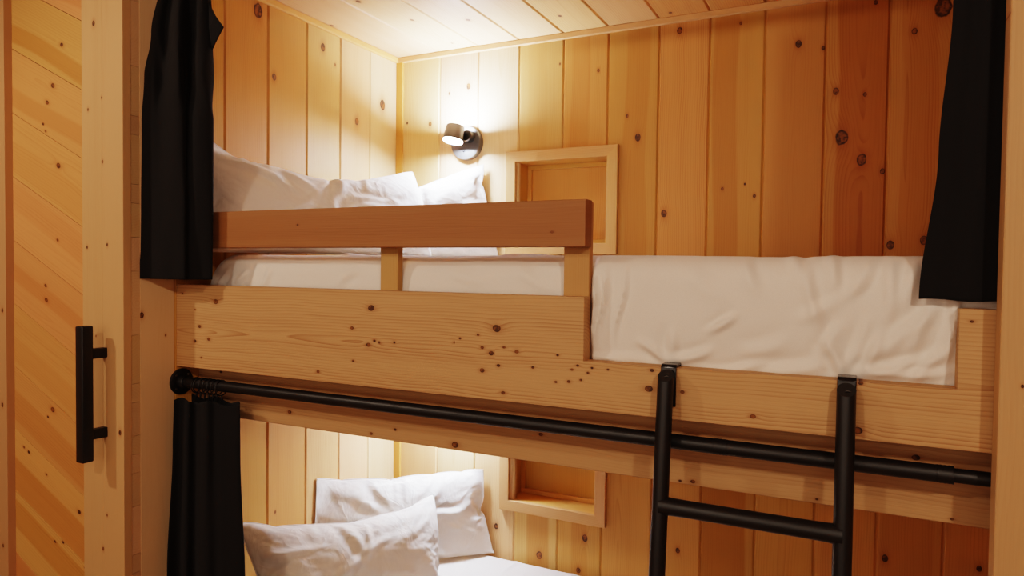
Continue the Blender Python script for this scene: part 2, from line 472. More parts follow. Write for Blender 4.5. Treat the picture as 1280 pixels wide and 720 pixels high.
# ------------------------------------------------------------------ sliding door
YD = 1.172
DX1 = XL + 0.0; SW = 0.171; DX0 = -2.253 - SW
z0, z1 = 0.02, ZC - 0.006
w = Wood()
kd = [K(x, y, r, 'Y', YD + .022) for x, y, r in ((77, 56, 3.2), (66, 107, 4), (59, 128, 3.5), (54, 155, 2), (57, 164, 2), (73, 207, 4.5), (72, 300, 2.4),
      (58, 375, 3.5), (57, 357, 2.6), (66, 512, 4), (60, 521, 2), (36, 565, 2.5), (58, 593, 2), (99, 640, 3.4), (79, 678, 2.2), (69, 677, 2.2), (106, 710, 1.6),
      (12, 525, 3.5), (30, 559, 2))]
ang = math.radians(-25); Ld = Vector((math.cos(ang), 0, math.sin(ang))); Ad = Vector((-math.sin(ang), 0, math.cos(ang)))
def clip_poly(pts, lo, hi, ax):
    for sgn, lim in ((1, lo), (-1, hi)):
        out = []
        for i in range(len(pts)):
            p, q = pts[i], pts[(i + 1) % len(pts)]
            dp, dq = sgn * (p[ax] - lim), sgn * (q[ax] - lim)
            if dp >= 0: out.append(p)
            if dp * dq < 0: out.append(p + (q - p) * (dp / (dp - dq)))
        pts = out
        if len(pts) < 3: return []
    return pts
anchor = onY(5.5, 55.5, YD + .022)
pitch = 0.1705
for i in range(-3, 18):
    base = anchor - Ad * (pitch * i)
    c = base - Ad * (pitch / 2)
    q = []
    for a, l in ((-1, -2), (-1, 2), (1, 2), (1, -2)):
        q.append(c + Ad * (a * (pitch / 2 - .0007)) + Ld * l)
    q = clip_poly(q, DX0 + .05, DX1 - .05, 0)
    if q: q = clip_poly(q, z0 + .05, z1 - .05, 2)
    if not q: continue
    kk = [k for k in kd if abs((k[0] - c).dot(Ad)) < pitch / 2 + .01]
    off = random.uniform(-.05, .05)
    st = Wood.style(random.uniform(.97, 1.1), random.uniform(.5, 1.0), (off, random.uniform(.02, .045), random.choice([.35, .5, .6, .2])),
                    (random.uniform(-.05, .05), random.uniform(.0, .03), .08))
    w.poly(q, Y_, 0.02, Ad, Ld, c, kk, st)
door = struct(w.build('door_1', M['door']))
kst = [K(x, y, r, 'Y', YD) for x, y, r in ((117, 29, 3.6), (127, 122, 1.6), (110, 137, 2), (128, 202, 2.2), (109, 309, 2), (134, 306, 2.2), (150, 541, 3.4), (134, 644, 1.8), (129, 686, 2.4), (120, 420, 1.2))]
w = Wood()
for xa, xb, kk in ((DX1 - SW, DX1 - SW / 2 - .0, kst), (DX1 - SW / 2, DX1, kst)):
    w.board(((xa + xb) / 2, YD, 0), X_, Y_, Z_, xb - xa, .022, z0, z1, .0006, [k for k in kk if xa - .01 < k[0].x < xb + .01], Wood.style(1.0, .4), seg=.35)
so = w.build('door_stile', M['stile'], door)
w = Wood().board((DX0 + SW / 2, YD, 0), X_, Y_, Z_, SW, .022, z0, z1, .0006, [K(3, 388, 3, 'Y', YD), K(3, 506, 3, 'Y', YD), K(4, 682, 2.5, 'Y', YD)], Wood.style(.88, .5), seg=.35)
w.build('door_stile', M['stile'], door)
for za, zb in ((z0, z0 + .16), (z1 - .05, z1)):
    w = Wood().board((0, YD, (za + zb) / 2), Z_, Y_, X_, zb - za, .022, DX0 + SW, DX1 - SW, .0006, (), Wood.style(1, .4))
    w.build('door_rail', M['stile'], door)
# edge: stack of short end-grain pieces of the diagonal boards
w = Wood(); zz = z0
while zz < z1:
    h = min(random.choice([.05, .09, .13, .17]), z1 - zz)
    if h < .004: break
    w.board((DX1 - .026, YD + .023, zz + h / 2), Z_, Y_, X_, h - .0008, .025, 0, .025, 0, (), Wood.style(random.uniform(.85, 1.1), 1.0, None, None, None, .3))
    zz += h
w.build('edge_board', M['stile'], door)
# black bar handle
YH = 1.104
hx = onY(99.5, 490, YH).x; ht_, hb_ = onY(100, 408, YH).z, onY(100, 579, YH).z
hd = bevel_box((hx, YH + .013, (ht_ + hb_) / 2), (0.030, 0.030, ht_ - hb_), .0035, 'door_handle', M['black'], door, segs=3)
for py in (440.5, 539.5):
    hz = onY(133, py, YD).z
    bevel_box((hx, (YH + .024 + YD) / 2, hz), (.020, YD - YH - .020, .026), .0012, 'handle_standoff', M['black'], hd)

# ------------------------------------------------------------------ the built-in bunk bed frame
bed = empty('bunk_bed', (-0.75, YF, 0), 'built-in pine bunk bed with notched front board and slatted guard rail', 'bunk bed')
FBK = [(269.8, 377, 4.2), (464, 385, 5), (440, 410, 2.6), (249.5, 408, 2.6), (261, 424, 2.6), (243.6, 426.5, 2.6), (437, 429, 1.5), (460.5, 431, 3.6),
       (468, 426, 2.2), (474, 428, 2.0), (493, 428, 1.9), (441.5, 451, 2), (397.6, 464.5, 2.6), (621, 410.5, 6.2), (597.6, 418.5, 2.1), (602.7, 434.5, 2.6), (614, 441.7, 3.6),
       (646, 439.6, 3.0), (602.7, 463, 3.6), (629, 491, 3), (666, 459.4, 2.1), (660, 443, 1.9), (623, 457, 2.6), (630, 434, 2.2), (694.7, 477.5, 2), (711, 477, 2.5), (726, 475, 2),
       (722, 457, 2.2), (697, 444, 1.7), (740, 460, 1.8), (244, 387, 1.4), (251.6, 447, 1.6), (228, 367, 1.6), (575, 423, 1.6), (568, 428, 1.5),
       (811, 486, 5.5), (815, 463, 3), (941, 520.5, 3.6), (1071.7, 538, 6), (1076, 479, 3), (853, 490, 3), (760, 462, 1.8), (1215, 402, 2), (715, 462, 2.0), (735, 466, 1.6)]
fbk = [K(*k, 'Y', YF) for k in FBK]
w = Wood()
zc = (BTOP + BBOT) / 2
NL, NR = -0.4955, 0.1515
fst = Wood.style(1.0, 1.0, None, (-0.01, 0.0, 0.16), seed=23.0)
def fb_seg(xa, xb, zlo, zhi):
    n = max(1, round((xb - xa) / .1))
    for i in range(n):
        la, lb = xa + (xb - xa) * i / n, xa + (xb - xa) * (i + 1) / n
        O = Vector((0, YF, zc)); near = []
        for p, r in fbk:
            if la - 5 * r < p.x < lb + 5 * r: near.append((p.z - zc, p.x, r))
        near = sorted(near, key=lambda k: -k[2] * (1 if la <= k[1] <= lb else .35))[:NK]
        base = len(w.v); wcs = []
        for l in (la, lb):
            for a, t in ((zlo - zc, 0), (zhi - zc, 0), (zhi - zc, .038), (zlo - zc, .038)):
                w.v.append(Vector((l, YF + t, zc + a))); wcs.append((a, t, l))
        w._attrs(8, wcs, fst, near)
        for j in range(4):
            j2 = (j + 1) % 4; w.f.append((base + j, base + j2, base + 4 + j2, base + 4 + j))
        w.f.append((base, base + 1, base + 2, base + 3)) if i == 0 else None
        w.f.append((base + 7, base + 6, base + 5, base + 4)) if i == n - 1 else None
fb_seg(XL, NL, BBOT, BTOP); fb_seg(NL, NR, BBOT, NOTCH); fb_seg(NR, XR, BBOT, BTOP)
w.build('front_board', M['board'], bed)
w = Wood().board((0, YF, CZ + .094), Z_, Y_, X_, .097, .038, XL + .002, NL, .0015, [K(690, 290, 1.5, 'Y', YF), K(372, 281, 1.3, 'Y', YF)], Wood.style(1.0, .5, (-.0, .03, .15)), seg=.4)
w.build('guard_rail', M['rail'], bed)
for xa, xb, zlo in ((-.5565, NL - .004, CZ - .24), (-1.036, -.985, CZ - .24)):
    w = Wood().board(((xa + xb) / 2, YF + .0385, 0), X_, Y_, Z_, xb - xa, .020, zlo, CZ + .141, .001, (), Wood.style(.92, .7))
    w.build('guard_post', M['post'], bed)
w = Wood().board((0, 1.405, CZ - .345), Z_, Y_, X_, .176, .038, XL, XR, .0015,
                 [K(1145, 572, 5, 'Y', 1.405), K(569, 556, 5, 'Y', 1.405), K(494, 537, 2.2, 'Y', 1.405), K(464, 542, 2.2, 'Y', 1.405), K(362, 515, 3, 'Y', 1.405),
                  K(676, 543, 3, 'Y', 1.405), K(850, 601, 2, 'Y', 1.405), K(866, 602, 3, 'Y', 1.405), K(1021, 624, 1.5, 'Y', 1.405), K(276, 465, 2, 'Y', 1.405), K(1190, 649, 1.5, 'Y', 1.405)],
                 Wood.style(.93, .6, None, (.06, .03, .08)), seg=.25)
w.build('support_beam', M['board'], bed)
w = Wood()
for i in range(6):
    y = 1.45 + .17 * i
    w.board((0, y, CZ - .235), Y_, -Z_, X_, .15, .02, XL, XR, .001)
w.build('mattress_slats', M['post'], bed)
# light post at the right edge (face frame)
w = Wood().board((.280, 1.281, 0), X_, Y_, Z_, .16, .044, 0, ZC, .0015, [K(1247, 350, 1.2, 'Y', 1.281), K(1262, 15, 1.2, 'Y', 1.281), K(1278, 483, 2.5, 'Y', 1.281)],
                 Wood.style(1.0, .55, None, (.1, .05, .03)), seg=.4)
# its left face stands at x = 0.2
w.build('corner_post', M['stile'], bed)
# lower bunk frame below the picture
w = Wood().board((0, YF, .30), Z_, Y_, X_, .235, .038, XL, XR, .001)
w.build('lower_front_board', M['board'], bed)
w = Wood()
for i in range(6):
    w.board((0, 1.45 + .17 * i, .235), Y_, -Z_, X_, .15, .02, XL, XR, .001)
w.build('mattress_slats', M['post'], bed)

# ------------------------------------------------------------------ niches in the back wall
def niche(zlo, zhi, xa, xb, label):
    e = empty('wall_niche', ((xa + xb) / 2, YB, zlo), label, 'niche', None)
    fw = .040; ft = .018; yf = YB - ft
    for k in range(4):
        w = Wood(); st = Wood.style(random.uniform(.98, 1.06), .8, None, (.03, .01, .05))
        if k < 2:   # sides
            x = xa + fw / 2 if k == 0 else xb - fw / 2; s_ = 1 if k == 0 else -1
            w.board((x, yf, 0), X_, Y_, Z_, fw, ft, zlo + fw / 2, zhi - fw / 2, .0015, (), st, k0=s_ * 1.0, k1=-s_ * 1.0)
        else:
            z = zlo + fw / 2 if k == 2 else zhi - fw / 2; s_ = 1 if k == 2 else -1
            w.board((0, yf, z), Z_, Y_, X_, fw, ft, xa + fw / 2, xb - fw / 2, .0015, (), st, k0=s_ * 1.0, k1=-s_ * 1.0)
        w.build('frame_rail', M['post'], e)
    # recess box
    ia, ib, ja, jb = xa + fw, xb - fw, zlo + fw, zhi - fw; dp = .105
    w = Wood()
    w.board((ia, YB + dp / 2, 0), Y_, -X_, Z_, dp, .012, ja - .012, jb + .012, 0, (), Wood.style(.98, .5))
    w.board((ib, YB + dp / 2, 0), Y_, X_, Z_, dp, .012, ja - .012, jb + .012, 0, (), Wood.style(.98, .5))
    w.board((0, YB + dp / 2, ja), Y_, -Z_, X_, dp, .012, ia, ib, 0, (), Wood.style(1.08, .6))
    w.board((0, YB + dp / 2, jb), Y_, Z_, X_, dp, .012, ia, ib, 0, (), Wood.style(.98, .5))
    # inner ledge
    y2 = YB + dp - .012
    for z, x0_, x1_ in ((ja + .0085, ia, ib), (jb - .0085, ia, ib)):
        w.board((0, y2, z), Z_, Y_, X_, .017, .012, x0_, x1_, .001, (), Wood.style(1.04, .4))
    w.board((ia + .0085, y2, 0), X_, Y_, Z_, .017, .012, ja + .017, jb - .017, .001, (), Wood.style(1.0, .4))
    w.build('recess', M['wall'], e)
    w = Wood().board(((ia + ib) / 2, YB + dp, 0), X_, Y_, Z_, ib - ia, .01, ja, jb, 0, (), Wood.style(.92, .45, None, (.3, .1, .02)))
    w.build('back_panel', M['wall'], e)
    return e
niche(CZ + .053, CZ + .440, -1.200, -.760, 'square pine framed shelf niche beside the glowing lamp in upper bunk')
niche(CZ - .927, CZ - .535, -1.213, -.786, 'pine framed wall niche in the lower bunk, partly hidden by the beam')

# ------------------------------------------------------------------ wall lamps
def wall_lamp(cx, cz, label):
    e = empty('wall_lamp', (cx, YB, cz), label, 'lamp', 'bunk reading lamps')
    lathe([(.0, 0), (.066, 0), (.066, .022), (.0645, .025), (.06, .026), (0, .026)], (cx, YB, cz), (0, -1, 0), 48, 'wall_plate', M['nickel'], e)
    bevel_box((cx - .004, YB - .0275, cz - .034), (.011, .003, .004), .0012, 'switch', M['gloss'], e)
    # pivot knuckle from plate to shade
    pv = Vector((cx + .022, YB - .026, cz + .020))
    lathe([(0, 0), (.022, 0), (.022, .028), (.019, .031), (0, .031)], pv, (0, -1, 0), 32, 'pivot', M['lampgrey'], e)
    # shade: slightly tapered can, tilted towards the room
    ax = Vector((-.05, -.24, -1)).normalized()
    c = Vector((cx - .008, YB - .086, cz + .052))
    lathe([(.0335, 0), (.035, .002), (.0395, .060), (.0385, .060), (.0375, .056), (.0325, .006), (.0315, .001), (.0335, 0)], c, ax, 40, 'lamp_shade', M['nickel'], e, False)
    lathe([(0, 0), (.0365, 0), (.0365, .002), (0, .002)], c + ax * .0540, ax, 32, 'diffuser', M['lampglow'], e)
    lathe([(0, 0), (.0315, 0), (.0315, .002), (0, .002)], c + ax * .0035, ax, 32, 'diffuser', M['uplight'], e)
    return e
LX, LZ = -1.374, CZ + .486
wall_lamp(LX, LZ, 'lit round metal wall lamp above the pillows in the upper bunk')
wall_lamp(LX - .01, LZ - .97, 'lit wall lamp in the lower bunk, hidden behind the support beam')

# ------------------------------------------------------------------ cloth: pillows
def smoothstep(a, b, x):
    t = np.clip((x - a) / (b - a), 0, 1); return t * t * (3 - 2 * t)
def flat_pillow(W, H, off, nx=72, ny=50, gap=.009, seed=1):
    """two sewn cloth sheets, flat, in the x-y plane"""
    rng = np.random.RandomState(seed)
    vs = []; fs = []; idx = {}
    for L in (0, 1):
        for i in range(ny):
            for j in range(nx):
                rim = i in (0, ny - 1) or j in (0, nx - 1)
                if L == 1 and rim: idx[L, i, j] = idx[0, i, j]; continue
                idx[L, i, j] = len(vs)
                vs.append((off - W / 2 + W * j / (nx - 1), -H / 2 + H * i / (ny - 1), (gap if L == 0 else -gap) * (0 if rim else 1) + rng.normal(0, .0008)))
    for L in (0, 1):
        for i in range(ny - 1):
            for j in range(nx - 1):
                q = (idx[L, i, j], idx[L, i, j + 1], idx[L, i + 1, j + 1], idx[L, i + 1, j]); fs.append(q if L == 0 else q[::-1])
    rim = [idx[0, 0, j] for j in range(nx)] + [idx[0, i, nx - 1] for i in range(1, ny)] + [idx[0, ny - 1, j] for j in range(nx - 2, -1, -1)] + [idx[0, i, 0] for i in range(ny - 2, 0, -1)]
    me = bpy.data.meshes.new('pillow'); me.from_pydata(vs, [], fs)
    o = link('pillow', me, M['white']); return o, rim, off
def inflate(items, frames, par):
    """fill the sewn sheets with air so that real creases form, then keep the shape as plain mesh"""
    for (o, rim, off), (press, shrink, bend) in zip(items, par):
        md = o.modifiers.new('cloth', 'CLOTH'); s = md.settings
        s.quality = 6; s.mass = .2; s.tension_stiffness = s.compression_stiffness = 15; s.shear_stiffness = 3; s.bending_stiffness = bend
        s.use_pressure = True; s.uniform_pressure_force = press; s.shrink_min = shrink; s.air_damping = 2
        s.effector_weights.gravity = 0; s.tension_damping = s.compression_damping = 10
        md.collision_settings.use_collision = False
    for f in range(1, frames + 1): SC.frame_set(f)
    dg = bpy.context.evaluated_depsgraph_get(); new = []
    for o, rim, off in items:
        new.append(np.array([v.co[:] for v in o.evaluated_get(dg).data.vertices]))
    for (o, rim, off), co in zip(items, new):
        o.modifiers.clear(); co[:, 0] -= off; co -= np.r_[co[:, :2].mean(0), 0]; o['_co'] = 0; del o['_co']
    SC.frame_set(1)
    return new
def place_pillow(item, co, label, group, base0, base1, lean, zrest, roll=0.0, thick=1.0, bend=0.0, droop=0.0, xs=1.0, ys=1.0, avoid=None, up=0.0, flip=1, ear=(0, 0), seed=1, crease=.006):
    o, rim, off = item
    b0, b1 = Vector(base0), Vector(base1)
    ux = (b1 - b0).normalized(); c = (b0 + b1) / 2
    nrm = Vector((ux.y, -ux.x, 0)).normalized()
    x, y, z = co[:, 0] * xs * flip, co[:, 1] * ys, co[:, 2] * thick
    W = np.ptp(x); 
    y = y - droop * np.exp(-(x / (W * .22)) ** 2) * smoothstep(0, .2, y)           # the filling sinks in the middle
    rng = np.random.RandomState(seed); Hh = np.ptp(y); top = smoothstep(.0, .5, y / Hh + .1)
    y = y + top * (ear[0] * np.exp(-((x + W / 2) / .09) ** 2) + ear[1] * np.exp(-((x - W / 2) / .09) ** 2))
    dome = np.clip(np.abs(z) / (np.abs(z).max() * .5), 0, 1)
    for k in range(34):        # soft creases fanning in from the seams
        cx, cy = rng.uniform(-W / 2, W / 2), rng.uniform(-.5, .5) * Hh
        an = math.atan2(cy * 1.6, cx) + rng.uniform(-.45, .45)
        al = (x - cx) * math.cos(an) + (y - cy) * math.sin(an); ac = -(x - cx) * math.sin(an) + (y - cy) * math.cos(an) + .01 * np.sin(al * 22 + k)
        wd = rng.uniform(.009, .02); ln = rng.uniform(.05, .12)
        z = z + np.sign(co[:, 2]) * dome * crease * rng.uniform(.4, 1.2) * np.exp(-(al / ln) ** 2) * (np.exp(-(ac / wd) ** 2) - .6 * np.exp(-((ac - 1.8 * wd) / wd) ** 2))
    cr, sr = math.cos(roll), math.sin(roll); x, y = x * cr - y * sr, x * sr + y * cr
    y = y - np.percentile(y, 2) ; H = y.max()
    th = math.asin(min(.9, lean / H))
    zz = z + bend * (np.sin(np.clip(y / H, 0, 1) * math.pi))                         # belly towards the room
    wy = math.cos(th) * y + math.sin(th) * zz; off_ = -math.sin(th) * y + math.cos(th) * zz
    Q = np.stack([c.x + ux.x * x + nrm.x * off_, c.y + ux.y * x + nrm.y * off_, zrest + up + wy], -1)
    # rests on the mattress, leans softly on the walls
    def soft(v, lim, sg, r):
        d = (v - lim) * sg; return lim + sg * np.where(d < r, r * np.exp((d - r) / r), d)
    Q[:, 2] = soft(Q[:, 2], zrest + .002, 1, .02)
    Q[:, 0] = soft(Q[:, 0], XL + .006, 1, .03); Q[:, 1] = soft(Q[:, 1], YB - .016, -1, .03)
    if avoid is not None:
        for k in range(len(Q)):
            p = Vector(Q[k])
            for it in range(40):
                hit, no, ix, ds = avoid.find_nearest(p, .4)
                if hit is None or (p - hit).dot(no) > .003: break
                p = p - nrm * .005
            Q[k] = p
    me = o.data
    for v, q in zip(me.vertices, Q): v.co = q
    bm = bmesh.new(); bm.from_mesh(me); bmesh.ops.recalc_face_normals(bm, faces=bm.faces); bm.to_mesh(me); bv = BVHTree.FromBMesh(bm); bm.free()
    tag(o, label, 'pillow', group); smooth(o, 180)
    md = o.modifiers.new('subdivision', 'SUBSURF'); md.levels = 1; md.render_levels = 1
    tube([me.vertices[k].co for k in rim], .0018, 6, True, 'hem', M['white'], o)
    return bv
ZM = CZ + .034           # top of the upper mattress
ZML = CZ - 1.10          # top of the lower mattress
GU, GL = 'pillows at the head of the upper bunk', 'pillows at the head of the lower bunk'
its = [flat_pillow(.84, .50, 0, 84, 50, seed=2), flat_pillow(.70, .50, 2, seed=4), flat_pillow(.72, .50, 4, seed=7), flat_pillow(.72, .50, 6, seed=9)]
cos = inflate(its, 40, [(1.3, -.10, .12), (1.3, -.10, .12), (1.3, -.10, .12), (1.3, -.09, .15)])
bvA = place_pillow(its[0], cos[0], 'long white pillow leaning on the left wall in the upper bunk', GU, (-1.60, 1.42, 0), (-1.375, 2.05, 0), .17, ZM, thick=.60, bend=.03, droop=.05, xs=.91, ys=.74, roll=-.01, ear=(.03, .02), seed=3, crease=.0075, up=-.03)
place_pillow(its[1], cos[1], 'bright white pillow under the glowing lamp, behind the long pillow', GU, (-1.71, 2.08, 0), (-1.305, 2.30, 0), .07, ZM, roll=.13, thick=.5, droop=.04, ys=.70, xs=.82, seed=5, up=-.025)
bvB = place_pillow(its[2], cos[2], 'front white pillow slumped beside the black curtain in lower bunk', GL, (-1.52, 1.47, 0), (-1.25, 2.01, 0), .19, ZML, roll=-.085, thick=.66, bend=.03, droop=.02, ys=.61, xs=.885, seed=8, ear=(.02, .03), crease=.0075)
place_pillow(its[3], cos[3], 'rear white pillow standing against the planks in lower bunk', GL, (-1.69, 1.89, 0), (-1.28, 2.30, 0), .08, ZML, roll=.0, thick=.42, ys=.68, xs=.95, seed=11, ear=(.015, -.01))

# ------------------------------------------------------------------ mattresses in white sheets
def mattress(name, label, ztop, front_wr, x0=XL + .035, x1=XR - .02, zbot=None, nX=420, yfront=1.372, bulge=.012):
    zbot = ztop - .24 if zbot is None else zbot
    prof = []
    # (y,z) from under the front, up the front, over the top to the back
    H = ztop - zbot; r = .055
    prof += [(yfront + .05, zbot), (yfront + .02, zbot + .002), (yfront + .006, zbot + .012)]
    for k in range(1, 46): prof.append((yfront + .003, zbot + .012 + (H - .012 - r) * k / 45))
    for k in range(1, 15):
        a = math.pi / 2 * k / 14
        prof.append((yfront + .003 + r * (1 - math.cos(a)), ztop - r + r * math.sin(a)))
    yb = YB - .012
    for k in range(1, 40): prof.append((yfront + r + (yb - .04 - yfront - r) * k / 39, ztop))
    for k in range(1, 6):
        a = math.pi / 2 * k / 5; prof.append((yb - .04 + .04 * math.sin(a), ztop - .04 + .04 * math.cos(a)))
    prof += [(yb, zbot)]
    prof = np.array(prof); ns = len(prof)
    xs = np.linspace(x0, x1, nX)
    P = np.zeros((nX, ns, 3))
    P[..., 0] = xs[:, None]; P[..., 1] = prof[None, :, 0]; P[..., 2] = prof[None, :, 1]
    tang = np.gradient(prof, axis=0); nr = np.stack([-tang[:, 1], tang[:, 0]], -1); nr /= np.linalg.norm(nr, axis=1, keepdims=True) + 1e-9
    d = np.zeros((nX, ns))
    rng = np.random.RandomState(5)
    Xg, Zg = P[..., 0], P[..., 2]
    # soft bulge of the front between bottom and edge
    s = np.clip((prof[:, 1] - zbot) / H, 0, 1)
    isfront = (np.arange(ns) < 62)
    d += (np.sin(np.pi * np.clip(s, 0, 1)) ** .8 * bulge * isfront)[None, :]
    for k in range(60):     # broad softness
        cx = rng.uniform(x0, x1); cs = rng.uniform(0, ns); wx = rng.uniform(.04, .12); ws_ = rng.uniform(6, 16)
        d += rng.uniform(-.0035, .0035) * np.exp(-((Xg - cx) / wx) ** 2 - ((np.arange(ns)[None] - cs) / ws_) ** 2)
    Yg = P[..., 1]
    for k in range(26):     # faint lengthwise/diagonal creases on top
        cx, cy = rng.uniform(x0, x1), rng.uniform(1.42, 2.3); an = rng.uniform(-.5, .5) + math.pi / 2
        al = (Xg - cx) * math.cos(an) + (Yg - cy) * math.sin(an); ac = -(Xg - cx) * math.sin(an) + (Yg - cy) * math.cos(an)
        top = (np.arange(ns) >= 60)[None]
        d += top * rng.uniform(.002, .006) * np.exp(-(ac / .012) ** 2 - (al / .14) ** 2)
    for (xa, ya, xb, yb_, wd, hh) in front_wr:
        hh = hh * 1.5
        a, b_ = onY(xa, ya, yfront), onY(xb, yb_, yfront)
        L = max(1e-4, math.hypot(b_.x - a.x, b_.z - a.z)); tx, tz = (b_.x - a.x) / L, (b_.z - a.z) / L
        al = (Xg - a.x) * tx + (Zg - a.z) * tz; ac = -(Xg - a.x) * tz + (Zg - a.z) * tx
        tt = np.clip(al / L, 0, 1)
        ac = ac + .006 * np.sin(al * 35 + xa)
        env = smoothstep(-.02, .25 * L + .005, al) * smoothstep(L + .02, .6 * L, al)
        fr_ = (np.arange(ns) < 70)[None]
        d += fr_ * hh * env * (np.exp(-(ac / wd) ** 2) - .45 * np.exp(-((ac - wd * 1.7) / wd) ** 2))
    if front_wr:      # behind the guard posts the mattress is pushed in
        P[..., 1] += .024 * smoothstep(-.485, -.505, Xg) * (np.arange(ns) < 90)[None]
    P[..., 1] += d * nr[None, :, 0]; P[..., 2] += d * nr[None, :, 1]
    # round the ends down
    for xe, sg in ((x0, 1), (x1, -1)):
        q = np.clip((Xg - xe) * sg / .075, 0, 1); drop = (1 - np.sqrt(np.clip(1 - (1 - q) ** 2, 0, 1)))
        sc = 1 - drop * .42
        P[..., 2] = zbot + (P[..., 2] - zbot) * sc
        fr_ = (np.arange(ns) < 70)[None]
        P[..., 1] += fr_ * drop * .03
    o = grid_mesh(P, name, M['sheet'])
    bm = bmesh.new(); bm.from_mesh(o.data)
    bmesh.ops.holes_fill(bm, edges=[e for e in bm.edges if e.is_boundary], sides=0)
    bmesh.ops.recalc_face_normals(bm, faces=bm.faces); bm.to_mesh(o.data); bm.free(); smooth(o, 60)
    tag(o, label, 'mattress')
    return o
WR = [(892, 413, 915, 393, .008, .006), (1012, 330, 1020, 420, .010, .005), (1076, 462, 1105, 418, .010, .008), (1080, 468, 1150, 446, .009, .008),
      (1085, 474, 1185, 462, .008, .006), (1050, 470, 1035, 430, .010, .007), (1062, 455, 1085, 400, .010, .005), (1120, 330, 1105, 400, .012, .006),
      (1150, 330, 1128, 395, .012, .007), (1085, 330, 1060, 372, .011, .005), (1170, 385, 1130, 440, .012, .006), (835, 448, 800, 430, .009, .006),
      (842, 449, 890, 436, .009, .006), (838, 446, 846, 415, .010, .005), (800, 452, 752, 437, .008, .006), (744, 340, 741, 440, .006, .006),
      (757, 336, 752, 430, .006, .005), (782, 330, 770, 440, .005, .0035), (860, 345, 905, 372, .016, .003), (930, 440, 985, 425, .014, .004),
      (960, 470, 1030, 452, .012, .006), (930, 332, 950, 362, .012, .004), (985, 326, 1000, 352, .012, .004), (1045, 326, 1040, 360, .010, .005),
      (880, 462, 960, 458, .008, .004), (1190, 340, 1186, 460, .008, .006), (1140, 472, 1188, 440, .010, .006), (740, 448, 800, 450, .006, .005),
      (1000, 395, 1050, 375, .012, .004), (1095, 440, 1160, 400, .012, .005), (1020, 445, 1055, 410, .010, .004),
      (300, 338, 290, 352, .010, .005), (275, 340, 268, 354, .008, .006), (330, 338, 322, 356, .010, .004), (440, 336, 420, 356, .012, .004), (560, 338, 600, 356, .012, .003), (640, 340, 690, 360, .012, .003)]
mattress('mattress', 'white sheeted mattress filling the upper bunk behind the notched board', CZ + .030, WR, zbot=CZ - .215)
mattress('mattress', 'white lower bunk mattress beneath the two slumped pillows', CZ - 1.105, [], zbot=CZ - 1.35, yfront=1.40)

# ------------------------------------------------------------------ curtain rods
def curtain_rod(z, label, xt):
    e = empty('curtain_rod', (XL, 1.344, z), label, 'curtain rod', None)
    fl = lathe([(0, 0), (.037, 0), (.037, .004), (.034, .006), (.019, .007), (.0175, .022), (.016, .024), (0, .024)], (XL, 1.344, z), (1, 0, 0), 40, 'flange', M['black'], e)
    for k in range(4):
        a = math.pi / 4 + k * math.pi / 2
        lathe([(0, 0), (.0035, 0), (.003, .0018), (0, .0022)], (XL + .0055, 1.344 + .027 * math.cos(a), z + .027 * math.sin(a)), (1, 0, 0), 14, 'screw', M['steel'], fl)
    tube([(XL + .01, 1.344, z), (xt, 1.344, z)], .0145, 28, False, 'tube', M['black'], e)
    tube([(xt, 1.344, z), (XR, 1.344, z)], .0118, 28, False, 'inner_tube', M['black'], e)
    for x in (-.222, xt - .006):
        path = [(x - .012 + .003 * i, 1.344, z) for i in range(9)]
        tube(path, [.01465 + (.0007 if i % 2 == 0 else 0) for i in range(9)], 28, False, 'coupling', M['black'], e)
    return e
ZR = CZ - .333; ZRU = CZ + .815
curtain_rod(ZR, 'black metal curtain rod running under the upper bunk front board', .145)
curtain_rod(ZRU, 'black metal curtain rod under the ceiling, carrying the upper curtains', .145)

# ------------------------------------------------------------------ curtains
def crom(pts, n):
    P = np.array(pts, float); d = np.r_[0, np.cumsum(np.linalg.norm(np.diff(P, axis=0), axis=1))]; d /= d[-1]
    u = np.linspace(0, 1, n); out = np.zeros((n, 2))
    ex = np.vstack([2 * P[0] - P[1], P, 2 * P[-1] - P[-2]])
    for k, uu in enumerate(u):
        i = min(np.searchsorted(d, uu, 'right') - 1, len(P) - 2); t = (uu - d[i]) / (d[i + 1] - d[i] + 1e-12)
        p0, p1_, p2_, p3_ = ex[i], ex[i + 1], ex[i + 2], ex[i + 3]
        out[k] = .5 * ((2 * p1_) + (-p0 + p2_) * t + (2 * p0 - 5 * p1_ + 4 * p2_ - p3_) * t ** 2 + (-p0 + 3 * p1_ - 3 * p2_ + p3_) * t ** 3)
    return out
def curtain(label, rows, nz=120, nc=260, zfun=None, thick=.0022, pleat=None):
    """rows: (z, [(x,y),...]) from top to bottom, same number of control points"""
    zs = np.array([r[0] for r in rows]); cs = np.array([crom(r[1], nc) for r in rows])
    z = np.linspace(zs[0], zs[-1], nz); P = np.zeros((nz, nc, 3))
    t = np.interp(-z, -zs, np.arange(len(zs)))
    for k in range(nz):
        i = min(int(t[k]), len(zs) - 2); f = t[k] - i; f = f * f * (3 - 2 * f)
        P[k, :, :2] = cs[i] * (1 - f) + cs[i + 1] * f; P[k, :, 2] = z[k]
    if pleat: pleat(P)
    if zfun: zfun(P)
    o = grid_mesh(P, 'curtain', M['curtain'], None, False, thick)
    tag(o, label, 'curtain'); return o, P
